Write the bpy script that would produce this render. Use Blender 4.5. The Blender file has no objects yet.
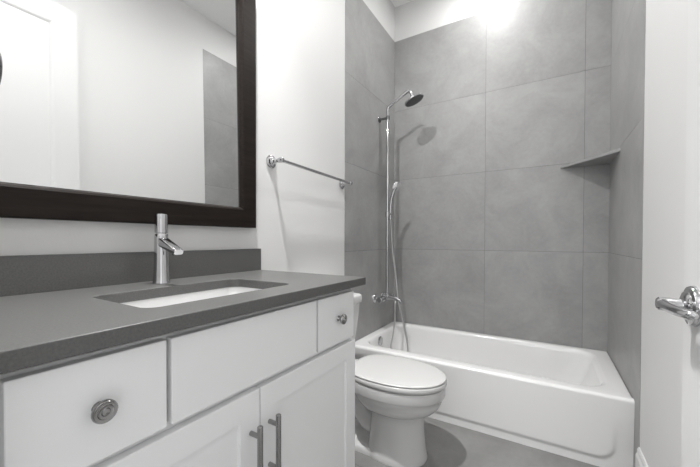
import bpy, bmesh, math, random
from mathutils import Vector, Matrix

random.seed(7)
S = bpy.context.scene
COL = S.collection

# ------------------------------------------------------------------ camera, world, lamps, exposure
YAW, PITCH, ROLL = math.radians(31.1896), math.radians(0.7501), math.radians(0.1366)
CAM = Vector((1.1744, -2.6991, 1.0803))
fw = Vector((-math.sin(YAW) * math.cos(PITCH), math.cos(YAW) * math.cos(PITCH), -math.sin(PITCH)))
rt = Vector((math.cos(YAW), math.sin(YAW), 0))
up = rt.cross(fw)
rt2 = rt * math.cos(ROLL) + up * math.sin(ROLL)
up2 = up * math.cos(ROLL) - rt * math.sin(ROLL)
cd = bpy.data.cameras.new('camera')
cam = bpy.data.objects.new('camera', cd)
COL.objects.link(cam)
M = Matrix.Identity(4)
for i in range(3):
    M[i][0], M[i][1], M[i][2], M[i][3] = rt2[i], up2[i], -fw[i], CAM[i]
cam.matrix_world = M
cd.sensor_fit = 'HORIZONTAL'
cd.sensor_width = 36
cd.lens = 324.736 / 700 * 36
cd.shift_y = (244.02 - 233.5) / 700
cd.clip_start = 0.01
S.camera = cam

S.view_settings.view_transform = 'Standard'
S.view_settings.look = 'None'
S.view_settings.gamma = 1
S.view_settings.use_curve_mapping = False
S.view_settings.exposure = -0.06

w = bpy.data.worlds.new('world')
S.world = w
w.use_nodes = True
w.node_tree.nodes['Background'].inputs[0].default_value = (0.985, 0.99, 1.0, 1)
w.node_tree.nodes['Background'].inputs[1].default_value = 1.5

CEIL = 3.1515


def disk_lamp(name, loc, energy, size, point=False, spread=180, color=(1, 0.994, 0.985)):
    l = bpy.data.lights.new(name, 'POINT' if point else 'AREA')
    if point:
        l.shadow_soft_size = size / 2
    else:
        l.shape = 'DISK'
        l.size = size
        l.spread = math.radians(spread)
    l.energy = energy
    l.color = color
    o = bpy.data.objects.new(name, l)
    o.location = loc
    COL.objects.link(o)
    return o


LAMP_VANITY = (0.31, -1.97, CEIL - 0.02)
LAMP_TUB = (0.80, -0.42, CEIL - 0.02)
FILL_HALL = (1.0, -3.7, 2.7)
disk_lamp('vanity_downlight_lamp', LAMP_VANITY, 33, 0.07, spread=165)
# the same fitting's bright central beam
sl = bpy.data.lights.new('vanity_downlight_beam', 'SPOT')
sl.energy = 150
sl.spot_size = math.radians(78)
sl.spot_blend = 0.9
sl.shadow_soft_size = 0.04
sl.color = (1, 0.994, 0.985)
so = bpy.data.objects.new('vanity_downlight_beam', sl)
so.location = LAMP_VANITY
COL.objects.link(so)
disk_lamp('tub_downlight_lamp', LAMP_TUB, 11.5, 0.10)
disk_lamp('hall_fill_light', FILL_HALL, 2, 0.5)  # unseen fill added in the hall to brighten the bathroom
# unseen fill light added beyond the doorway to lift the low whites
wd = bpy.data.lights.new('doorway_fill_light', 'AREA')
wd.shape = 'RECTANGLE'
wd.size, wd.size_y = 1.3, 1.7
wd.energy = 18
wd.color = (0.97, 0.985, 1.0)
wo = bpy.data.objects.new('doorway_fill_light', wd)
wo.location = (0.9, -5.05, 1.45)
wo.rotation_euler = (math.radians(90), 0, 0)
COL.objects.link(wo)


# ------------------------------------------------------------------ materials
def mat(name, color, rough=0.5, metal=0.0, spec=0.5, coat=0.0, bump=None, noise=None, emit=None):
    m = bpy.data.materials.new(name)
    m.use_nodes = True
    nt = m.node_tree
    b = nt.nodes['Principled BSDF']
    b.inputs['Base Color'].default_value = (*color, 1)
    b.inputs['Roughness'].default_value = rough
    b.inputs['Metallic'].default_value = metal
    b.inputs['Specular IOR Level'].default_value = spec
    b.inputs['Coat Weight'].default_value = coat
    b.inputs['Coat Roughness'].default_value = 0.05
    tc = nt.nodes.new('ShaderNodeTexCoord')
    if noise:       # (scale, lo colour, hi colour, detail)
        n = nt.nodes.new('ShaderNodeTexNoise')
        n.inputs['Scale'].default_value = noise[0]
        n.inputs['Detail'].default_value = noise[3]
        n.inputs['Roughness'].default_value = 0.6
        r = nt.nodes.new('ShaderNodeValToRGB')
        r.color_ramp.elements[0].position = 0.3
        r.color_ramp.elements[1].position = 0.7
        r.color_ramp.elements[0].color = (*noise[1], 1)
        r.color_ramp.elements[1].color = (*noise[2], 1)
        nt.links.new(tc.outputs['Object'], n.inputs['Vector'])
        nt.links.new(n.outputs['Fac'], r.inputs['Fac'])
        nt.links.new(r.outputs['Color'], b.inputs['Base Color'])
    if bump:        # (scale, strength, distance)
        n2 = nt.nodes.new('ShaderNodeTexNoise')
        n2.inputs['Scale'].default_value = bump[0]
        n2.inputs['Detail'].default_value = 3
        bp = nt.nodes.new('ShaderNodeBump')
        bp.inputs['Strength'].default_value = bump[1]
        bp.inputs['Distance'].default_value = bump[2]
        nt.links.new(tc.outputs['Object'], n2.inputs['Vector'])
        nt.links.new(n2.outputs['Fac'], bp.inputs['Height'])
        nt.links.new(bp.outputs['Normal'], b.inputs['Normal'])
    if emit:
        b.inputs['Emission Color'].default_value = (1, 0.97, 0.92, 1)
        b.inputs['Emission Strength'].default_value = emit
    return m


def concrete_tile(name, lo, hi, rough):
    """cloudy cement-look porcelain, each tile shifted a little"""
    m = bpy.data.materials.new(name)
    m.use_nodes = True
    nt = m.node_tree
    b = nt.nodes['Principled BSDF']
    tc = nt.nodes.new('ShaderNodeTexCoord')
    geo = nt.nodes.new('ShaderNodeNewGeometry')
    add = nt.nodes.new('ShaderNodeVectorMath')
    add.operation = 'MULTIPLY_ADD'
    comb = nt.nodes.new('ShaderNodeCombineXYZ')
    for i in range(3):
        nt.links.new(geo.outputs['Random Per Island'], comb.inputs[i])
    add.inputs[1].default_value = (37, 19, 53)
    nt.links.new(comb.outputs[0], add.inputs[0])
    nt.links.new(tc.outputs['Object'], add.inputs[2])
    n1 = nt.nodes.new('ShaderNodeTexNoise')
    n1.inputs['Scale'].default_value = 3.2
    n1.inputs['Detail'].default_value = 9
    n1.inputs['Roughness'].default_value = 0.66
    n1.inputs['Distortion'].default_value = 0.6
    n2 = nt.nodes.new('ShaderNodeTexNoise')
    n2.inputs['Scale'].default_value = 45
    n2.inputs['Detail'].default_value = 4
    for n in (n1, n2):
        nt.links.new(add.outputs[0], n.inputs['Vector'])
    mx = nt.nodes.new('ShaderNodeMath')
    mx.operation = 'MULTIPLY_ADD'
    mx.inputs[1].default_value = 0.22
    nt.links.new(n2.outputs['Fac'], mx.inputs[0])
    nt.links.new(n1.outputs['Fac'], mx.inputs[2])
    r = nt.nodes.new('ShaderNodeValToRGB')
    r.color_ramp.elements[0].position = 0.42
    r.color_ramp.elements[1].position = 0.80
    r.color_ramp.elements[0].color = (*lo, 1)
    r.color_ramp.elements[1].color = (*hi, 1)
    nt.links.new(mx.outputs[0], r.inputs['Fac'])
    nt.links.new(r.outputs['Color'], b.inputs['Base Color'])
    b.inputs['Roughness'].default_value = rough
    bp = nt.nodes.new('ShaderNodeBump')
    bp.inputs['Strength'].default_value = 0.05
    bp.inputs['Distance'].default_value = 0.002
    nt.links.new(n2.outputs['Fac'], bp.inputs['Height'])
    nt.links.new(bp.outputs['Normal'], b.inputs['Normal'])
    return m


def espresso_wood():
    m = bpy.data.materials.new('espresso_wood')
    m.use_nodes = True
    nt = m.node_tree
    b = nt.nodes['Principled BSDF']
    tc = nt.nodes.new('ShaderNodeTexCoord')
    mp = nt.nodes.new('ShaderNodeMapping')
    mp.inputs['Scale'].default_value = (60, 4, 60)
    n = nt.nodes.new('ShaderNodeTexNoise')
    n.inputs['Scale'].default_value = 1.6
    n.inputs['Detail'].default_value = 6
    r = nt.nodes.new('ShaderNodeValToRGB')
    r.color_ramp.elements[0].position = 0.3
    r.color_ramp.elements[1].position = 0.75
    r.color_ramp.elements[0].color = (0.0085, 0.0062, 0.0052, 1)
    r.color_ramp.elements[1].color = (0.019, 0.0142, 0.012, 1)
    nt.links.new(tc.outputs['Object'], mp.inputs['Vector'])
    nt.links.new(mp.outputs[0], n.inputs['Vector'])
    nt.links.new(n.outputs['Fac'], r.inputs['Fac'])
    nt.links.new(r.outputs['Color'], b.inputs['Base Color'])
    b.inputs['Roughness'].default_value = 0.42
    b.inputs['Specular IOR Level'].default_value = 0.14
    return m


PAINT = mat('wall_paint', (0.69, 0.688, 0.684), 0.55, bump=(160, 0.12, 0.002))
CEILP = mat('ceiling_paint', (0.88, 0.88, 0.875), 0.7)
TRIM = mat('trim_paint', (0.67, 0.67, 0.667), 0.3)
CAB = mat('cabinet_paint', (0.80, 0.802, 0.805), 0.32)
CABIN = mat('cabinet_inside', (0.30, 0.30, 0.30), 0.6)
TILE = concrete_tile('cement_tile', (0.275, 0.2745, 0.2725), (0.36, 0.3595, 0.3565), 0.42)
FLOORT = concrete_tile('cement_floor_tile', (0.185, 0.1835, 0.180), (0.25, 0.248, 0.243), 0.35)
GROUT = mat('grout', (0.125, 0.124, 0.122), 0.9)
FGROUT = mat('floor_grout', (0.22, 0.215, 0.21), 0.9)
QUARTZ = mat('grey_quartz', (0.1, 0.1, 0.098), 0.38, noise=(240, (0.075, 0.075, 0.0735), (0.12, 0.1195, 0.1165), 5))
CHROME = mat('chrome', (0.54, 0.54, 0.55), 0.07, 1.0)
PCHROME = mat('polished_chrome', (0.88, 0.88, 0.89), 0.05, 1.0)
DCHROME = mat('dark_chrome', (0.24, 0.24, 0.245), 0.12, 1.0)
NICKEL = mat('brushed_nickel', (0.34, 0.336, 0.332), 0.24, 1.0)
PORC = mat('porcelain', (0.60, 0.598, 0.596), 0.08, coat=0.3)
ACRYL = mat('tub_enamel', (0.80, 0.798, 0.796), 0.12, coat=0.3)
SINKP = mat('sink_porcelain', (0.80, 0.80, 0.797), 0.14, coat=0.2)
SEATM = mat('seat_plastic', (0.56, 0.558, 0.553), 0.18)
GLASS = mat('mirror_silver', (0.80, 0.805, 0.805), 0.0, 1.0)
WOOD = espresso_wood()
HOSE = mat('hose_metal', (0.62, 0.62, 0.62), 0.28, 1.0)
NOZ = mat('nozzle_rubber', (0.10, 0.10, 0.10), 0.5)
LENS = mat('lamp_lens', (0.9, 0.9, 0.88), 0.4, emit=14)


# ------------------------------------------------------------------ mesh helpers
def obj(name, bm, m, parent=None, smooth=None, bevel=None, seg=2):
    """link a bmesh as ONE mesh object; smooth = auto smooth angle in degrees"""
    bmesh.ops.recalc_face_normals(bm, faces=bm.faces)
    me = bpy.data.meshes.new(name)
    bm.to_mesh(me)
    bm.free()
    for k in (m if isinstance(m, (list, tuple)) else [m]):
        me.materials.append(k)
    o = bpy.data.objects.new(name, me)
    COL.objects.link(o)
    if parent is not None:
        o.parent = parent
        o.matrix_parent_inverse = Matrix.Translation(-root_loc(parent))
    if bevel:
        b = o.modifiers.new('bevel', 'BEVEL')
        b.width = bevel
        b.segments = seg
        b.limit_method = 'ANGLE'
        b.angle_limit = math.radians(40)
        b.harden_normals = False
    if smooth is not None:
        me.polygons.foreach_set('use_smooth', [True] * len(me.polygons))
        me.set_sharp_from_angle(angle=math.radians(smooth))
    return o


def root_loc(o):
    v = Vector(o.location)
    if o.parent is not None:
        # a part keeps world coordinates in its mesh, so its own transform is the identity
        return Vector((0, 0, 0))
    return v


def thing(name, label, cat, loc, group=None):
    o = bpy.data.objects.new(name, None)
    o.empty_display_size = 0.05
    o.location = loc
    COL.objects.link(o)
    o['label'] = label
    o['category'] = cat
    if group:
        o['group'] = group
    return o


def struct(name, bm, m, label=None, **k):
    o = obj(name, bm, m, **k)
    o['kind'] = 'structure'
    return o


def box(bm, x0, x1, y0, y1, z0, z1, mi=0):
    vs = [bm.verts.new((x, y, z)) for x in (x0, x1) for y in (y0, y1) for z in (z0, z1)]
    for q in ((0, 1, 3, 2), (4, 6, 7, 5), (0, 4, 5, 1), (2, 3, 7, 6), (0, 2, 6, 4), (1, 5, 7, 3)):
        f = bm.faces.new([vs[i] for i in q])
        f.material_index = mi
    return bm


def bx(*a):
    return box(bmesh.new(), *a)


def loft(bm, loops, cap0=True, cap1=True, closed=True):
    """skin a list of equal-length point loops"""
    vl = [[bm.verts.new(p) for p in lp] for lp in loops]
    n = len(vl[0])
    for a, b in zip(vl, vl[1:]):
        for i in range(n if closed else n - 1):
            j = (i + 1) % n
            bm.faces.new((a[i], a[j], b[j], b[i]))
    if cap0:
        bm.faces.new(vl[0])
    if cap1:
        bm.faces.new(list(reversed(vl[-1])))
    return vl


def frame_of(d):
    d = Vector(d).normalized()
    a = Vector((0, 0, 1)) if abs(d.z) < 0.9 else Vector((1, 0, 0))
    u = d.cross(a).normalized()
    return d, u, d.cross(u).normalized()


def lathe(bm, base, axis, prof, n=32, cap0=True, cap1=True):
    """prof: (distance along axis, radius)"""
    d, u, v = frame_of(axis)
    base = Vector(base)
    loops = []
    for t, r in prof:
        loops.append([base + d * t + (u * math.cos(2 * math.pi * i / n) + v * math.sin(2 * math.pi * i / n)) * r for i in range(n)])
    loft(bm, loops, cap0, cap1)
    return bm


def smooth_path(pts, sub=8):
    pts = [Vector(p) for p in pts]
    P = [pts[0] * 2 - pts[1]] + pts + [pts[-1] * 2 - pts[-2]]
    out = []
    for i in range(1, len(P) - 2):
        p0, p1, p2, p3 = P[i - 1:i + 3]
        for k in range(sub):
            t = k / sub
            out.append(0.5 * ((2 * p1) + (p2 - p0) * t + (2 * p0 - 5 * p1 + 4 * p2 - p3) * t * t + (3 * p1 - p0 - 3 * p2 + p3) * t ** 3))
    out.append(pts[-1])
    return out


def tube(bm, pts, r, n=16):
    """r: number or one per point"""
    pts = [Vector(p) for p in pts]
    rs = r if isinstance(r, (list, tuple)) else [r] * len(pts)
    loops = []
    d0 = (pts[1] - pts[0]).normalized()
    _, u, v = frame_of(d0)
    for i, p in enumerate(pts):
        a = pts[max(i - 1, 0)]
        b = pts[min(i + 1, len(pts) - 1)]
        d = (b - a).normalized()
        u = (u - d * u.dot(d)).normalized()
        v = d.cross(u)
        loops.append([p + (u * math.cos(2 * math.pi * k / n) + v * math.sin(2 * math.pi * k / n)) * rs[i] for k in range(n)])
    loft(bm, loops)
    return bm


def rrect(x0, x1, y0, y1, r, z, n=8):
    """rounded rectangle loop, counter-clockwise"""
    r = min(r, (x1 - x0) / 2 - 1e-4, (y1 - y0) / 2 - 1e-4)
    out = []
    for cx, cy, a0 in ((x1 - r, y1 - r, 0), (x0 + r, y1 - r, 90), (x0 + r, y0 + r, 180), (x1 - r, y0 + r, 270)):
        for k in range(n + 1):
            a = math.radians(a0 + 90 * k / n)
            out.append((cx + r * math.cos(a), cy + r * math.sin(a), z))
    return out


# ------------------------------------------------------------------ the room shell
W, T = 1.524, 2.8426
ENTRY = -2.636                     # room face of the wall the camera looks in through
DX0, DX1, DTOP = 0.66, 1.412, 2.56  # doorway
TL, TR = -0.832, -0.864            # where the tiling stops, left and right
ROWS = [0.02, 1.0, 1.610, 2.2211, T]

bm = bmesh.new()
box(bm, -0.12, W + 0.12, -5.2, 0.12, -0.06, -0.004, 1)
g = 0.0015
xs = [-0.1, 0.33, 1.55, 1.62]
ys = [-0.14 - 0.61 * k for k in range(9)]
for a, b in zip(xs, xs[1:]):
    for c, d in zip(ys[1:], ys):
        box(bm, a + g, b - g, c + g, d - g, -0.02, 0, 0)
box(bm, -0.1, W + 0.1, -0.14 + g, 0.05, -0.02, 0, 0)
struct('floor', bm, [FLOORT, FGROUT])
struct('ceiling', bx(-0.12, W + 0.12, ENTRY - 0.12, 0.12, CEIL, CEIL + 0.1), CEILP)
wl = struct('wall_left', bx(-0.12, 0, ENTRY - 0.12, 0.12, 0, CEIL), PAINT)
wb = struct('wall_back', bx(0, W + 0.0015, 0.006, 0.12, 0, CEIL), PAINT)
wr = struct('wall_right', bx(W + 0.0015, W + 0.12, ENTRY - 0.12, 0.12, 0, CEIL), PAINT)
bm = bmesh.new()
box(bm, 0, DX0 - 0.02, ENTRY - 0.12, ENTRY, 0, CEIL)
box(bm, DX1 + 0.02, W + 0.0015, ENTRY - 0.12, ENTRY, 0, CEIL)
box(bm, DX0 - 0.02, DX1 + 0.02, ENTRY - 0.12, ENTRY, DTOP + 0.02, CEIL)
struct('wall_entry', bm, PAINT)
# the hall outside the doorway
bm = bmesh.new()
box(bm, -0.6, 2.4, -5.2, -5.1, 0, 2.8)
box(bm, -0.7, -0.6, -5.2, ENTRY - 0.12, 0, 2.8)
struct('wall_hall', bm, PAINT)


def tiles(axis, face, a_edges, z_edges, depth, into):
    """tiled skin: face = coordinate of the tile surface, into = +1/-1 direction into the wall"""
    bm = bmesh.new()
    gg = 0.0009
    for a, b in zip(a_edges, a_edges[1:]):
        for c, d in zip(z_edges, z_edges[1:]):
            lo, hi = sorted((face, face + into * depth))
            if axis == 'x':
                box(bm, lo, hi, a + gg, b - gg, c + gg, d - gg, 0)
            else:
                box(bm, a + gg, b - gg, lo, hi, c + gg, d - gg, 0)
    lo, hi = sorted((face + into * 0.0013, face + into * depth))
    if axis == 'x':
        box(bm, lo, hi, a_edges[0] + gg, a_edges[-1] - gg, z_edges[0] + gg, z_edges[-1] - gg, 1)
    else:
        box(bm, a_edges[0], a_edges[-1], lo, hi, z_edges[0] + gg, z_edges[-1] - gg, 1)
    return bm


obj('tile_cladding', tiles('x', 0.002, [TL, -0.001], ROWS, 0.008, -1), [TILE, GROUT], wl)
obj('tile_cladding', tiles('y', 0.0, [0.001, 0.7624, 1.3868, W + 0.002], ROWS, 0.006, 1), [TILE, GROUT], wb)
obj('tile_cladding', tiles('x', W, [TR, -0.001], ROWS, 0.008, 1), [TILE, GROUT], wr)


def baseboard(name, axis, x, y0, y1, h, t, sgn):
    """moulded board against a side wall, profile stepped near the top"""
    prof = [(0, 0), (t, 0), (t, h - 0.035), (t * 0.62, h - 0.022), (t * 0.62, h - 0.010), (t * 0.3, h), (0, h)]
    bm = bmesh.new()
    loops = [[(x + sgn * p, y, z) if axis == 'x' else (y, x + sgn * p, z) for p, z in prof] for y in (y0, y1)]
    loft(bm, loops)
    return struct(name, bm, TRIM)


baseboard('baseboard_right', 'x', W + 0.0015, ENTRY, TR - 0.002, 0.19, 0.014, -1)
baseboard('baseboard_left', 'x', 0, -1.630, TL - 0.002, 0.19, 0.014, 1)

# doorway lining and casing
bm = bmesh.new()
box(bm, DX0 - 0.02, DX0, ENTRY - 0.12, ENTRY, 0, DTOP)
box(bm, DX1, DX1 + 0.02, ENTRY - 0.12, ENTRY, 0, DTOP)
box(bm, DX0 - 0.02, DX1 + 0.02, ENTRY - 0.12, ENTRY, DTOP, DTOP + 0.02)
struct('trim_1', bm, TRIM)
bm = bmesh.new()
box(bm, DX0 - 0.062, DX0 - 0.006, ENTRY, ENTRY + 0.014, 0, DTOP + 0.006)
box(bm, DX1 + 0.026, DX1 + 0.095, ENTRY, ENTRY + 0.014, 0, DTOP + 0.006)
box(bm, DX0 - 0.062, DX1 + 0.095, ENTRY, ENTRY + 0.014, DTOP + 0.006, DTOP + 0.075)
struct('trim_2', bm, TRIM, bevel=0.003)

# the open door leaf, parallel to the right wall
DFX, DTH, DY0, DY1, DZ1 = 1.402, 0.036, -2.608, -1.829, 2.545
bm = bmesh.new()
st, tr_, br, lr = 0.118, 0.118, 0.24, 0.16
mid = 0.93
box(bm, DFX, DFX + DTH, DY0, DY0 + st, 0.008, DZ1)
box(bm, DFX, DFX + DTH, DY1 - st, DY1, 0.008, DZ1)
for z0, z1 in ((0.008, br), (mid, mid + lr), (DZ1 - tr_, DZ1)):
    box(bm, DFX, DFX + DTH, DY0 + st, DY1 - st, z0, z1)
for z0, z1 in ((br, mid), (mid + lr, DZ1 - tr_)):
    box(bm, DFX + 0.010, DFX + DTH - 0.010, DY0 + st, DY1 - st, z0, z1)
    # ogee sticking round the panel, both faces
    for s, xf in ((1, DFX), (-1, DFX + DTH)):
        o_ = [(DY0 + st, z0), (DY1 - st, z0), (DY1 - st, z1), (DY0 + st, z1)]
        rings = []
        for ins, dep in ((0, 0.001), (0.008, 0.003), (0.018, 0.0095), (0.018, 0.0102)):
            rings.append([(xf + s * dep, y + (ins if y < (DY0 + DY1) / 2 else -ins), z + (ins if z == z0 else -ins)) for y, z in o_])
        loft(bm, rings, False, False)
door = struct('door_1', bm, TRIM)
bm = bmesh.new()
LY, LZ = -1.884, 0.963
hd = obj('door_handle', lathe(bm, (DFX, LY, LZ), (-1, 0, 0), [(0, 0.014), (0.006, 0.0120), (0.022, 0.0112), (0.030, 0.0118), (0.034, 0.0128), (0.048, 0.0122), (0.051, 0.009)], 28), CHROME, door, smooth=40)
lathe(bm := bmesh.new(), (DFX, LY, LZ), (-1, 0, 0), [(0, 0.0365), (0.004, 0.0365), (0.008, 0.034), (0.010, 0.027), (0.014, 0.024), (0.017, 0.016)], 40)
obj('rose', bm, CHROME, hd, smooth=35)
bm = bmesh.new()
path = smooth_path([(DFX - 0.040, LY + 0.012, LZ), (DFX - 0.042, LY - 0.01, LZ), (DFX - 0.040, LY - 0.045, LZ - 0.001), (DFX - 0.034, LY - 0.075, LZ - 0.002), (DFX - 0.025, LY - 0.098, LZ - 0.003)], 6)
rad = [0.0105 - 0.0030 * i / (len(path) - 1) for i in range(len(path))]
rad[0], rad[-2], rad[-1] = 0.008, 0.0062, 0.0028
tube(bm, path, rad, 18)
obj('lever_arm', bm, CHROME, hd, smooth=40)

# ------------------------------------------------------------------ bathtub
D, HT = 0.7765, 0.3516
tub = thing('bathtub', 'white alcove bathtub with an embossed front apron against the grey tiles', 'bathtub', (W / 2, -D / 2, 0))
bm = bmesh.new()
x0, x1, y0, y1 = 0.003, W - 0.001, -D + 0.0065, -0.002
loops = [rrect(x0, x1, y0 + 0.006, y1, 0.004, 0.0), rrect(x0, x1, y0 + 0.006, y1, 0.004, HT - 0.03), rrect(x0, x1, y0, y1, 0.006, HT - 0.014),
         rrect(x0 + 0.001, x1 - 0.001, y0 + 0.001, y1 - 0.001, 0.006, HT - 0.006), rrect(x0 + 0.004, x1 - 0.004, y0 + 0.005, y1 - 0.004, 0.006, HT - 0.001),
         rrect(x0 + 0.01, x1 - 0.01, y0 + 0.012, y1 - 0.01, 0.006, HT)]
for ins, z in ((0, HT), (0.004, HT - 0.001), (0.010, HT - 0.005), (0.015, HT - 0.013), (0.018, HT - 0.03)):
    loops.append(rrect(0.058 + ins, 1.452 - ins * 1.6, -D + 0.072 + ins, -0.048 - ins, 0.12, z))
for k in range(1, 9):
    t = k / 8
    e = 1 - math.sqrt(max(0, 1 - (t ** 2.2))) if k == 8 else 1 - math.sqrt(1 - t ** 2.2)
    z = HT - 0.03 - (HT - 0.03 - 0.055) * math.sin(t * math.pi / 2)
    loops.append(rrect(0.076 + 0.03 * t + 0.06 * e, 1.424 - 0.14 * t - 0.08 * e, -D + 0.09 + 0.02 * t + 0.06 * e, -0.066 - 0.02 * t - 0.06 * e, 0.12 + 0.02 * t, z))
loft(bm, loops)
# front apron: the panel stands proud of a plain border, fading out towards the rim
nx, nz = 150, 56
ax0, ax1 = 0.003, W - 0.001


def apron_y(x, z):
    px0, px1, pz0, r = 0.075, 1.454, 0.048, 0.070
    qx = max(px0 + r - x, x - (px1 - r), 0)
    qz = max(pz0 + r - z, 0)
    dist = r - math.hypot(qx, qz) if (qx > 0 and qz > 0) else min(x - px0, px1 - x, z - pz0)
    if qx > 0 and qz > 0:
        dist = r - math.hypot(qx, qz)
    t = min(max((dist + 0.010) / 0.02, 0), 1)
    t = t * t * (3 - 2 * t)
    f = 1 - min(max((z - 0.10) / 0.16, 0), 1)
    return -D + 0.0005 + 0.0085 * (1 - t) * f


grid = [[bm.verts.new((ax0 + (ax1 - ax0) * i / nx, apron_y(ax0 + (ax1 - ax0) * i / nx, (HT - 0.012) * j / nz), (HT - 0.012) * j / nz)) for i in range(nx + 1)] for j in range(nz + 1)]
for j in range(nz):
    for i in range(nx):
        bm.faces.new((grid[j][i], grid[j][i + 1], grid[j + 1][i + 1], grid[j + 1][i]))
top = [bm.verts.new((v.co.x, -D + 0.004, HT - 0.003)) for v in grid[-1]]
top2 = [bm.verts.new((v.co.x, -D + 0.014, HT + 0.0005)) for v in grid[-1]]
top3 = [bm.verts.new((v.co.x, -D + 0.03, HT + 0.0002)) for v in grid[-1]]
for A, B in ((grid[-1], top), (top, top2), (top2, top3)):
    for i in range(nx):
        bm.faces.new((A[i], A[i + 1], B[i + 1], B[i]))
for side in (0, nx):
    back = [bm.verts.new((grid[j][side].co.x, -D + 0.03, grid[j][side].co.z)) for j in range(nz + 1)]
    for j in range(nz):
        bm.faces.new((grid[j][side], grid[j + 1][side], back[j + 1], back[j]))
obj('shell', bm, ACRYL, tub, smooth=50)
lathe(bm := bmesh.new(), (0.079, -0.44, 0.300), (1, 0, 0.02), [(0, 0.035), (0.006, 0.035), (0.010, 0.031), (0.012, 0.018), (0.016, 0.016), (0.018, 0.0)], 32, True, False)
obj('overflow_plate', bm, CHROME, tub, smooth=40)
lathe(bm := bmesh.new(), (0.27, -0.40, 0.0545), (0, 0, 1), [(0, 0.034), (0.004, 0.033), (0.006, 0.026), (0.003, 0.022), (0.003, 0.0)], 32, True, False)
obj('drain', bm, CHROME, tub, smooth=40)

# ------------------------------------------------------------------ vanity cabinet
FX = 0.56
VY0, VY1, VZT = -2.606, -1.636, 0.9083
van = thing('vanity_cabinet', 'white shaker vanity cabinet with drawers and doors under the grey countertop', 'vanity cabinet', (0.28, -2.12, 0))
bm = bmesh.new()
box(bm, 0.002, FX - 0.021, VY0, VY0 + 0.018, 0.10, 0.895)
box(bm, 0.002, FX - 0.021, VY1 - 0.018, VY1, 0.10, 0.895)
box(bm, 0.002, FX - 0.021, VY0 + 0.018, VY1 - 0.018, 0.10, 0.118)
box(bm, 0.002, 0.012, VY0 + 0.018, VY1 - 0.018, 0.118, 0.895)
box(bm, FX - 0.040, FX - 0.021, VY0 + 0.018, VY1 - 0.018, 0.118, 0.895)
box(bm, 0.002, FX - 0.085, VY0 + 0.002, VY1 - 0.002, 0.0, 0.10)
obj('body', bm, CAB, van, bevel=0.0015)
bm = bmesh.new()
box(bm, FX - 0.045, FX - 0.03, VY0 + 0.01, VY1 - 0.01, 0.895, VZT)
box(bm, 0.002, FX - 0.045, VY0 + 0.01, VY0 + 0.028, 0.895, VZT)
box(bm, 0.002, FX - 0.045, VY1 - 0.028, VY1 - 0.01, 0.895, VZT)
obj('top_rail', bm, CAB, van)


def knob(parent, y, z):
    k = obj('knob', lathe(bmesh.new(), (FX, y, z), (1, 0, 0), [(0, 0.010), (0.003, 0.0075), (0.012, 0.0065), (0.015, 0.009), (0.017, 0.0165), (0.020, 0.0182), (0.0235, 0.0178), (0.0255, 0.0160), (0.0245, 0.0135), (0.0245, 0.0118), (0.0262, 0.0108), (0.0252, 0.0088), (0.0252, 0.0066), (0.0275, 0.0052), (0.0285, 0.0)], 40, True, False), NICKEL, parent, smooth=45)
    return k


DZ0, DZT = 0.722, 0.890
dl = obj('drawer', bx(FX - 0.02, FX, -2.571, -2.354, DZ0, DZT), CAB, van, bevel=0.0022)
dl['label'] = 'left drawer front with a round knob'
knob(dl, -2.464, 0.809)
ff = obj('false_drawer_front', bx(FX - 0.02, FX, -2.345, -1.884, DZ0, DZT), CAB, van, bevel=0.0022)
ff['label'] = 'wide plain front below the sink'
dr = obj('drawer', bx(FX - 0.02, FX, -1.875, -1.656, DZ0, DZT), CAB, van, bevel=0.0022)
dr['label'] = 'right drawer front nearest the toilet'
knob(dr, -1.760, 0.808)


def shaker(y0, y1, z0, z1, hy):
    bm = bmesh.new()
    s = 0.061
    # outer slab front with a shallow flat panel let in
    o_ = [(y0, z0), (y1, z0), (y1, z1), (y0, z1)]
    cy = (y0 + y1) / 2
    rings = []
    for ins, x in ((0, FX - 0.02), (0, FX - 0.0015), (0.0015, FX), (s, FX), (s + 0.0025, FX - 0.007)):
        rings.append([(x, y + (ins if y < cy else -ins), z + (ins if z == z0 else -ins)) for y, z in o_])
    loft(bm, rings)
    d = obj('door', bm, CAB, van)
    bm = bmesh.new()
    hx = FX + 0.032
    zt = 0.633
    tube(bm, [(hx, hy, zt - 0.165), (hx, hy, zt - 0.164), (hx, hy, zt - 0.001), (hx, hy, zt)], [0.0060, 0.0070, 0.0070, 0.0060], 20)
    for z in (zt - 0.026, zt - 0.139):
        tube(bm, [(FX - 0.001, hy, z), (hx, hy, z)], 0.0058, 16)
    obj('bar_handle', bm, NICKEL, d, smooth=40)
    return d


shaker(-2.573, -2.1205, 0.115, 0.706, -2.150)
shaker(-2.1175, -1.644, 0.115, 0.706, -2.088)

# ------------------------------------------------------------------ countertop with backsplash
CX, CY0, CY1, CZ, CT = 0.583, ENTRY + 0.001, -1.604, 0.9373, 0.029
ct = thing('countertop', 'dark grey quartz vanity countertop with a sink cut-out and low backsplash', 'countertop', (0.29, -2.12, CZ - CT))
bm = bmesh.new()


def add_loop(pts):
    vs = [bm.verts.new(p) for p in pts]
    return [bm.edges.new((vs[i], vs[(i + 1) % len(vs)])) for i in range(len(vs))]


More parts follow.
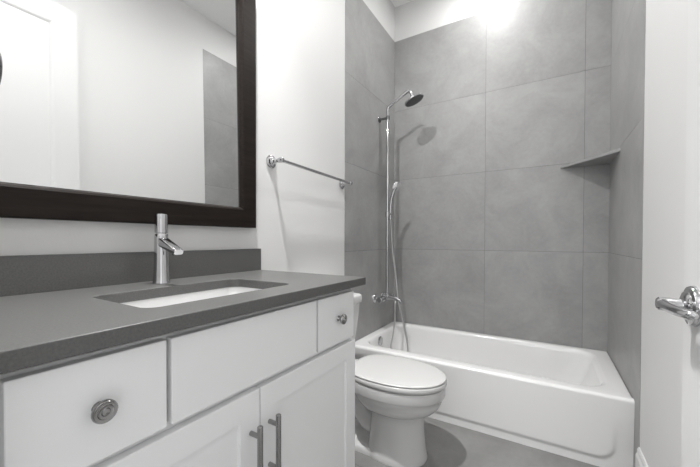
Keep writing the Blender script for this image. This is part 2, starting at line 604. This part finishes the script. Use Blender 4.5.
HX0, HX1, HY0, HY1 = 0.196, 0.474, -2.345, -1.897
outer = [(0.001, CY0, CZ - CT), (CX, CY0, CZ - CT), (CX, CY1, CZ - CT), (0.001, CY1, CZ - CT)]
ed = add_loop(outer) + add_loop(rrect(HX0, HX1, HY0, HY1, 0.032, CZ - CT, 8))
r = bmesh.ops.triangle_fill(bm, use_beauty=True, use_dissolve=False, edges=ed)
fs = [f for f in r['geom'] if isinstance(f, bmesh.types.BMFace)]
ex = bmesh.ops.extrude_face_region(bm, geom=fs)
bmesh.ops.translate(bm, vec=(0, 0, CT), verts=[v for v in ex['geom'] if isinstance(v, bmesh.types.BMVert)])
obj('slab', bm, QUARTZ, ct, bevel=0.0018, smooth=30)
obj('backsplash', bx(0.001, 0.021, CY0, CY1, CZ, CZ + 0.1005), QUARTZ, ct, bevel=0.0012)

# ------------------------------------------------------------------ undermount sink
sk = thing('sink', 'white rectangular undermount sink set below the grey countertop', 'sink', (0.335, -2.12, 0.76))
bm = bmesh.new()
zb = CZ - CT - 0.001
e = 0.006
loops = [rrect(HX0 - 0.022, HX1 + 0.022, HY0 - 0.022, HY1 + 0.022, 0.05, zb - 0.012), rrect(HX0 - 0.022, HX1 + 0.022, HY0 - 0.022, HY1 + 0.022, 0.05, zb),
         rrect(HX0 - e, HX1 + e, HY0 - e, HY1 + e, 0.038, zb), rrect(HX0 - e + 0.002, HX1 + e - 0.002, HY0 - e + 0.002, HY1 + e - 0.002, 0.038, zb - 0.004)]
for t in (0.25, 0.5, 0.75, 0.9, 1.0):
    s = 0.012 * t + (0.018 if t == 1 else 0.006 if t == 0.9 else 0)
    loops.append(rrect(HX0 - e + 0.002 + s, HX1 + e - 0.002 - s, HY0 - e + 0.002 + s, HY1 + e - 0.002 - s, 0.038, zb - 0.004 - 0.125 * min(t, 0.985 if t < 1 else 1)))
loops.append(rrect(0.30, 0.37, -2.16, -2.08, 0.034, zb - 0.136))
# outside of the bowl back up to the flange
outs = [rrect(HX0 + 0.02, HX1 - 0.02, HY0 + 0.02, HY1 - 0.02, 0.038, zb - 0.150), rrect(HX0 - 0.012, HX1 + 0.012, HY0 - 0.012, HY1 + 0.012, 0.045, zb - 0.12), rrect(HX0 - 0.014, HX1 + 0.014, HY0 - 0.014, HY1 + 0.014, 0.045, zb - 0.012)]
loft(bm, list(reversed(outs)) and (list(outs) + loops))
obj('basin', bm, SINKP, sk, smooth=40)
obj('drain', lathe(bmesh.new(), (0.335, -2.12, zb - 0.1365), (0, 0, 1), [(0, 0.031), (0.003, 0.031), (0.005, 0.026), (0.002, 0.02), (0.002, 0.0)], 32, True, False), CHROME, sk, smooth=40)

# ------------------------------------------------------------------ faucet
BX, BY = 0.104, -2.114
fc = thing('faucet', 'chrome single-hole cylinder faucet with a slanted spout standing behind the sink', 'faucet', (BX, BY, CZ))
obj('body', lathe(bmesh.new(), (BX, BY, CZ), (0, 0, 1), [(0, 0.0255), (0.004, 0.0255), (0.008, 0.0245), (0.05, 0.0225), (0.11, 0.0208), (0.150, 0.0200), (0.158, 0.0196), (0.160, 0.0180)], 40), CHROME, fc, smooth=40)
obj('handle', lathe(bmesh.new(), (BX, BY, CZ + 0.160), (0, 0, 1), [(0, 0.0150), (0.003, 0.0150), (0.004, 0.0192), (0.030, 0.0190), (0.060, 0.0188), (0.064, 0.0178), (0.0655, 0.0150), (0.0655, 0.0)], 40, True, False), CHROME, fc, smooth=35)
bm = bmesh.new()
ax = Vector((0.118, 0, -0.043)).normalized()
nz_ = Vector((0, 1, 0)).cross(ax) * -1
st_ = Vector((BX - 0.010, BY, CZ + 0.142))
loops = []
for t, hw, hh in ((0, 0.0165, 0.0160), (0.03, 0.0165, 0.0158), (0.08, 0.0160, 0.0122), (0.111, 0.0155, 0.0092), (0.114, 0.0145, 0.0080)):
    lp = []
    for k in range(28):
        a = 2 * math.pi * k / 28
        c, s = math.cos(a), math.sin(a)
        q = 0.55
        lp.append(st_ + ax * t + Vector((0, 1, 0)) * hw * math.copysign(abs(c) ** q, c) + nz_ * hh * math.copysign(abs(s) ** q, s))
    loops.append(lp)
loft(bm, loops)
sp = obj('spout', bm, CHROME, fc, smooth=35)
tip = st_ + ax * 0.100 + nz_ * -0.0105
if (st_ + ax * 0.100 + nz_ * 0.0105).z < tip.z:
    tip = st_ + ax * 0.100 + nz_ * 0.0105
obj('aerator', lathe(bmesh.new(), tip, (0, 0, -1), [(-0.004, 0.0095), (0.004, 0.0095), (0.005, 0.008)], 24), DCHROME, sp, smooth=40)

# ------------------------------------------------------------------ framed mirror
MY0, MY1, MZ0, MZ1 = -2.600, -1.646, 1.1333, 2.262
IY0, IY1, IZ0, IZ1 = -2.512, -1.729, 1.222, 2.175
mr = thing('wall_mirror', 'large rectangular mirror in a dark espresso wood frame above the vanity', 'mirror', (0.0, -2.123, MZ0))
bm = bmesh.new()
oy = [(MY0, MZ0), (MY1, MZ0), (MY1, MZ1), (MY0, MZ1)]
iy = [(IY0, IZ0), (IY1, IZ0), (IY1, IZ1), (IY0, IZ1)]
mixr = lambda f: [(a[0] + (b[0] - a[0]) * f, a[1] + (b[1] - a[1]) * f) for a, b in zip(oy, iy)]
rings = [(0.0015, 0), (0.032, 0), (0.036, 0.04), (0.036, 0.86), (0.033, 0.93), (0.020, 1.0), (0.0015, 1.0)]
loft(bm, [[(x, y, z) for y, z in mixr(f)] for x, f in rings], False, False)
obj('frame', bm, WOOD, mr)
bm = bx(0.0105, 0.0135, IY0 - 0.006, IY1 + 0.006, IZ0 - 0.006, IZ1 + 0.006)
for v in bm.verts:      # the pane sits a touch out of plumb in its frame
    v.co.x += 0.0035 * (v.co.y + 2.12) - 0.0100 * (v.co.z - 1.70)
obj('glass', bm, GLASS, mr)

# ------------------------------------------------------------------ towel bar
tb = thing('towel_bar', 'chrome towel bar on the white wall between mirror and shower tiles', 'towel bar', (0.0, -1.195, 1.458))
TZ0, TZ1 = 1.467, 1.452
for y, z in ((-1.519, TZ0), (-0.871, TZ1)):
    p = obj('post', lathe(bmesh.new(), (0.001, y, z), (1, 0, 0), [(0, 0.033), (0.004, 0.033), (0.007, 0.030), (0.009, 0.024), (0.014, 0.022), (0.018, 0.014), (0.026, 0.0095), (0.044, 0.0085), (0.052, 0.012), (0.066, 0.0135), (0.078, 0.012), (0.082, 0.007)], 36), CHROME, tb, smooth=40)
bm = bmesh.new()
tube(bm, [(0.066, -1.519, TZ0), (0.066, -0.871, TZ1)], 0.0085, 20)
obj('bar', bm, CHROME, tb, smooth=40)

# robe hook on the entry wall beside the mirror, only its edge in view
RX, RZ = 0.534, 1.308
tg = thing('robe_hook', 'dark chrome round robe hook at the far left edge, beside the mirror', 'hook', (RX, ENTRY, RZ))
obj('rose', lathe(bmesh.new(), (RX, ENTRY + 0.0005, RZ), (0, 1, 0), [(0, 0.026), (0.005, 0.026), (0.009, 0.021), (0.012, 0.012)], 32), CHROME, tg, smooth=40)
obj('stem', lathe(bmesh.new(), (RX, ENTRY + 0.010, RZ), (0, 1, 0), [(0, 0.0085), (0.03, 0.0075), (0.044, 0.010)], 24), CHROME, tg, smooth=40)
obj('knob', lathe(bmesh.new(), (RX, ENTRY + 0.050, RZ), (0, 1, 0), [(0, 0.012), (0.004, 0.025), (0.009, 0.031), (0.014, 0.031), (0.018, 0.026), (0.020, 0.0)], 40, True, False), DCHROME, tg, smooth=50)

# ------------------------------------------------------------------ toilet
TY = -1.16
to = thing('toilet', 'white two-piece toilet with the lid down between the vanity and the bathtub', 'toilet', (0.4, TY, 0))


def egg(xb, xf, hw, z, n=48, pw=2.15, shift=0.0):
    """plan outline: rounded front at xf, squarer back at xb, widest behind the middle"""
    c = xb + (xf - xb) * 0.46
    out = []
    for k in range(n):
        a = 2 * math.pi * k / n
        ca, sa = math.cos(a), math.sin(a)
        if ca >= 0:
            x = c + (xf - c) * abs(ca) ** (2 / 2.05)
            y = hw * math.copysign(abs(sa) ** (2 / 2.05), sa)
        else:
            q = 2 / 2.7
            x = c - (c - xb) * abs(ca) ** q
            y = hw * math.copysign(abs(sa) ** q, sa)
        out.append((x, TY + y, z))
    return out


bm = bmesh.new()
prof = [(0.0, 0.378, 0.682, 0.126), (0.010, 0.376, 0.684, 0.127), (0.022, 0.382, 0.679, 0.123), (0.06, 0.388, 0.674, 0.117), (0.12, 0.394, 0.668, 0.112), (0.19, 0.399, 0.664, 0.107), (0.224, 0.400, 0.664, 0.107),
        (0.229, 0.388, 0.677, 0.119), (0.238, 0.372, 0.696, 0.136), (0.252, 0.352, 0.718, 0.152), (0.272, 0.332, 0.738, 0.166), (0.297, 0.314, 0.751, 0.175), (0.322, 0.304, 0.757, 0.179), (0.327, 0.288, 0.765, 0.185), (0.332, 0.286, 0.767, 0.186), (0.366, 0.284, 0.768, 0.187), (0.376, 0.286, 0.765, 0.185), (0.3795, 0.292, 0.758, 0.178)]
loft(bm, [egg(b, f, h, z) for z, b, f, h in prof])
# deck that carries the tank, trapway behind the column and the low foot
loft(bm, [rrect(0.03, 0.40, TY - h, TY + h, 0.04, z) for z, h in ((0.262, 0.06), (0.28, 0.085), (0.31, 0.105), (0.36, 0.115), (0.376, 0.112))])
trap = smooth_path([(0.46, TY, 0.11), (0.38, TY, 0.12), (0.32, TY, 0.18), (0.26, TY, 0.245), (0.19, TY, 0.235), (0.15, TY, 0.16), (0.14, TY, 0.08), (0.14, TY, 0.0)], 6)
tube(bm, trap, 0.062, 20)
loft(bm, [rrect(0.06, 0.50, TY - h, TY + h, 0.06, z) for z, h in ((0, 0.112), (0.018, 0.111), (0.028, 0.105), (0.034, 0.090))])
obj('bowl', bm, PORC, to, smooth=45)
bm = bmesh.new()
loft(bm, [egg(0.290 + i, 0.775 - i, 0.188 - i, z) for z, i in ((0.3808, 0.016), (0.3832, 0.016), (0.3834, 0.004), (0.386, 0.0005), (0.392, 0), (0.402, 0.0005), (0.4065, 0.003), (0.4080, 0.008), (0.4082, 0.02))])
obj('seat', bm, SEATM, to, smooth=50)
bm = bmesh.new()
loft(bm, [egg(0.284 + i, 0.772 - i, 0.185 - i, z) for z, i in ((0.4080, 0.02), (0.4118, 0.02), (0.4120, 0.002), (0.4130, 0.0), (0.4150, 0.0006), (0.4172, 0.003), (0.4188, 0.009), (0.4200, 0.022), (0.4212, 0.05), (0.4220, 0.10), (0.4222, 0.14))])
obj('lid', bm, SEATM, to, smooth=50)
for y in (-0.07, 0.07):
    obj('hinge', lathe(bmesh.new(), (0.276, TY + y - 0.02, 0.3895), (0, 1, 0), [(0, 0.008), (0.002, 0.010), (0.038, 0.010), (0.04, 0.008)], 20), SEATM, to, smooth=40)
bm = bmesh.new()
loft(bm, [rrect(0.012, xf, TY - h, TY + h, 0.045, z) for z, xf, h in ((0.377, 0.17, 0.115), (0.385, 0.186, 0.128), (0.42, 0.198, 0.140), (0.50, 0.207, 0.158), (0.60, 0.214, 0.176), (0.697, 0.218, 0.188), (0.702, 0.217, 0.187))])
obj('tank', bm, PORC, to, smooth=45)
bm = bmesh.new()
loft(bm, [rrect(0.008 + i, 0.226 - i, TY - 0.198 + i, TY + 0.198 - i, 0.04, z) for z, i in ((0.7025, 0.006), (0.706, 0.001), (0.712, 0), (0.742, 0), (0.751, 0.004), (0.755, 0.012), (0.757, 0.03))])
obj('tank_lid', bm, PORC, to, smooth=45)
bm = bmesh.new()
lathe(bm, (0.208, TY - 0.13, 0.645), (1, 0, 0), [(0, 0.012), (0.012, 0.012), (0.016, 0.009)], 20)
tube(bm, [(0.226, TY - 0.13, 0.645), (0.230, TY - 0.10, 0.642), (0.230, TY - 0.05, 0.640)], [0.006, 0.005, 0.006], 12)
obj('flush_lever', bm, CHROME, to, smooth=40)

# ------------------------------------------------------------------ shower column
SY, SX = -0.31, 0.079
sc = thing('shower_column', 'chrome exposed shower column with a round overhead rose on the tiled wall', 'shower', (0.002, SY, 0.60))
bm = bmesh.new()
pts = [(SX, SY, 0.62), (SX, SY, 1.2), (SX, SY, 2.115)] + smooth_path([(SX, SY, 2.118), (SX + 0.004, SY, 2.137), (SX + 0.022, SY, 2.150)], 4) + smooth_path([(0.235, SY, 2.222), (0.252, SY, 2.227), (0.266, SY, 2.219), (0.278, SY, 2.196), (0.286, SY, 2.178)], 4)
tube(bm, pts, [0.0125] * 3 + [0.0115] * (len(pts) - 3), 18)
obj('riser_pipe', bm, CHROME, sc, smooth=45)
bm = bmesh.new()
hd_n = Vector((0.42, 0.13, -1)).normalized()      # the spray face looks down and out
hc = Vector((0.298, SY, 2.150))
lathe(bm, hc - hd_n * 0.032, hd_n, [(0, 0.011), (0.010, 0.014), (0.016, 0.013), (0.020, 0.020), (0.024, 0.045), (0.027, 0.070), (0.030, 0.0765), (0.036, 0.0770), (0.039, 0.0750)], 44)
hh = obj('shower_head', bm, CHROME, sc, smooth=35)
bm = bmesh.new()
lathe(bm, hc + hd_n * 0.0065, hd_n, [(0, 0.0715), (0.0015, 0.0715), (0.002, 0.070)], 40)
d_, u_, v_ = frame_of(hd_n)
for rr, cnt in ((0.016, 6), (0.033, 12), (0.050, 18), (0.064, 24)):
    for k in range(cnt):
        a = 2 * math.pi * k / cnt
        lathe(bm, hc + hd_n * 0.008 + (u_ * math.cos(a) + v_ * math.sin(a)) * rr, hd_n, [(0, 0.0026), (0.003, 0.0014)], 6)
obj('spray_face', bm, NOZ, hh, smooth=40)
bm = bmesh.new()
lathe(bm, (0.0025, SY, 2.055), (1, 0, 0), [(0, 0.024), (0.006, 0.024), (0.012, 0.018), (0.016, 0.0095), (0.072, 0.0095)], 28)
lathe(bm, (SX, SY, 2.04), (0, 0, 1), [(0, 0.0125), (0.002, 0.0145), (0.028, 0.0145), (0.030, 0.0125)], 24)
obj('wall_bracket', bm, DCHROME, sc, smooth=40)
bm = bmesh.new()
lathe(bm, (SX, SY, 1.262), (0, 0, 1), [(0, 0.0135), (0.003, 0.017), (0.042, 0.017), (0.045, 0.0135)], 24)
tube(bm, [(SX, SY, 1.284), (SX + 0.035, SY, 1.288)], [0.011, 0.013], 16)
obj('slider', bm, CHROME, sc, smooth=40)
# mixer valve on two wall unions
VZ = 0.610
bm = bmesh.new()
lathe(bm, (0.066, SY - 0.115, VZ), (0, 1, 0), [(0, 0.016), (0.004, 0.020), (0.026, 0.021), (0.030, 0.018), (0.034, 0.0205), (0.196, 0.0205), (0.200, 0.018), (0.204, 0.021), (0.226, 0.020), (0.230, 0.016)], 28)
lathe(bm, (SX, SY, VZ + 0.015), (0, 0, 1), [(0, 0.015), (0.014, 0.015), (0.018, 0.012), (0.026, 0.012)], 24)
mv = obj('mixer_valve', bm, CHROME, sc, smooth=40)
for dy in (-0.075, 0.075):
    obj('wall_union', lathe(bmesh.new(), (0.0025, SY + dy, VZ), (1, 0, 0), [(0, 0.033), (0.004, 0.033), (0.010, 0.029), (0.016, 0.016), (0.030, 0.014), (0.034, 0.017), (0.048, 0.017), (0.052, 0.013)], 30), CHROME, mv, smooth=40)
bm = bmesh.new()
pp = smooth_path([(0.07, SY, VZ + 0.002), (0.11, SY, VZ + 0.008), (0.15, SY, VZ + 0.006), (0.185, SY, VZ - 0.006), (0.200, SY, VZ - 0.022)], 5)
tube(bm, pp, [0.016 - 0.004 * i / (len(pp) - 1) for i in range(len(pp))], 18)
obj('tub_spout', bm, CHROME, mv, smooth=45)
bm = bmesh.new()
lathe(bm, (0.145, SY, VZ + 0.016), (0, 0, 1), [(0, 0.007), (0.012, 0.007), (0.014, 0.010), (0.024, 0.010), (0.026, 0.007)], 20)
obj('diverter_knob', bm, CHROME, mv, smooth=40)

# ------------------------------------------------------------------ hand shower with its hose
hs = thing('hand_shower', 'chrome hand shower clipped on the riser with its hose hanging into the bathtub', 'hand shower', (0.12, SY, 1.27))
bm = bmesh.new()
hp = smooth_path([(0.106, SY, 1.240), (0.106, SY, 1.290), (0.107, SY, 1.345), (0.114, SY, 1.405), (0.132, SY, 1.462), (0.150, SY, 1.496)], 5)
tube(bm, hp, [0.0100 + 0.0035 * min(1, i / 10) for i in range(len(hp))], 18)
obj('handle', bm, CHROME, hs, smooth=45)
bm = bmesh.new()
n_ = Vector((0.62, -0.42, -0.60)).normalized()
lathe(bm, Vector((0.154, SY, 1.508)) - n_ * 0.012, n_, [(0, 0.010), (0.004, 0.022), (0.009, 0.034), (0.016, 0.040), (0.024, 0.041), (0.027, 0.038), (0.028, 0.0)], 32, True, False)
obj('spray_head', bm, PCHROME, hs, smooth=40)
bm = bmesh.new()
hy = SY - 0.012
pts = smooth_path([(0.152, SY, 0.594), (0.152, hy, 0.55), (0.150, hy, 0.43), (0.138, hy, 0.32), (0.122, hy - 0.005, 0.23), (0.140, hy - 0.01, 0.15), (0.20, hy - 0.01, 0.115), (0.25, hy - 0.005, 0.15), (0.262, hy, 0.23), (0.252, hy, 0.32), (0.226, hy, 0.42), (0.176, hy + 0.01, 0.605), (0.142, SY + 0.024, 0.80), (0.114, SY + 0.022, 1.0), (0.108, SY + 0.014, 1.14), (0.106, SY, 1.240)], 10)
tube(bm, pts, 0.0072, 12)
obj('hose', bm, HOSE, hs, smooth=60)

# ------------------------------------------------------------------ corner shelf
SZ = 1.597
bm = bmesh.new()
tri = [(W - 0.0005, -0.0005), (1.252, -0.0005), (W - 0.0005, -0.356)]
loft(bm, [[(x, y, SZ - 0.017) for x, y in tri], [(x, y, SZ) for x, y in tri]])
sh = obj('corner_shelf', bm, TILE, bevel=0.001)
sh['label'] = 'triangular grey tile shelf across the right corner above the bathtub'
sh['category'] = 'shelf'

# ------------------------------------------------------------------ recessed ceiling lamps
for (x, y, z), lab in ((LAMP_VANITY, 'round recessed ceiling light above the vanity'), (LAMP_TUB, 'round recessed ceiling light above the bathtub')):
    rl = thing('recessed_light', lab, 'ceiling light', (x, y, CEIL), 'recessed ceiling lights')
    bm = bmesh.new()
    n = 40
    prof = [(0.0005, 0.085), (0.005, 0.085), (0.007, 0.080), (0.007, 0.068), (0.0005, 0.064)]
    loft(bm, [[(x + r * math.cos(2 * math.pi * k / n), y + r * math.sin(2 * math.pi * k / n), CEIL - t) for k in range(n)] for t, r in prof], False, False)
    obj('trim_ring', bm, TRIM, rl, smooth=40)
    obj('lens', lathe(bmesh.new(), (x, y, CEIL - 0.0005), (0, 0, -1), [(0, 0.064), (0.001, 0.064)], 32), LENS, rl)
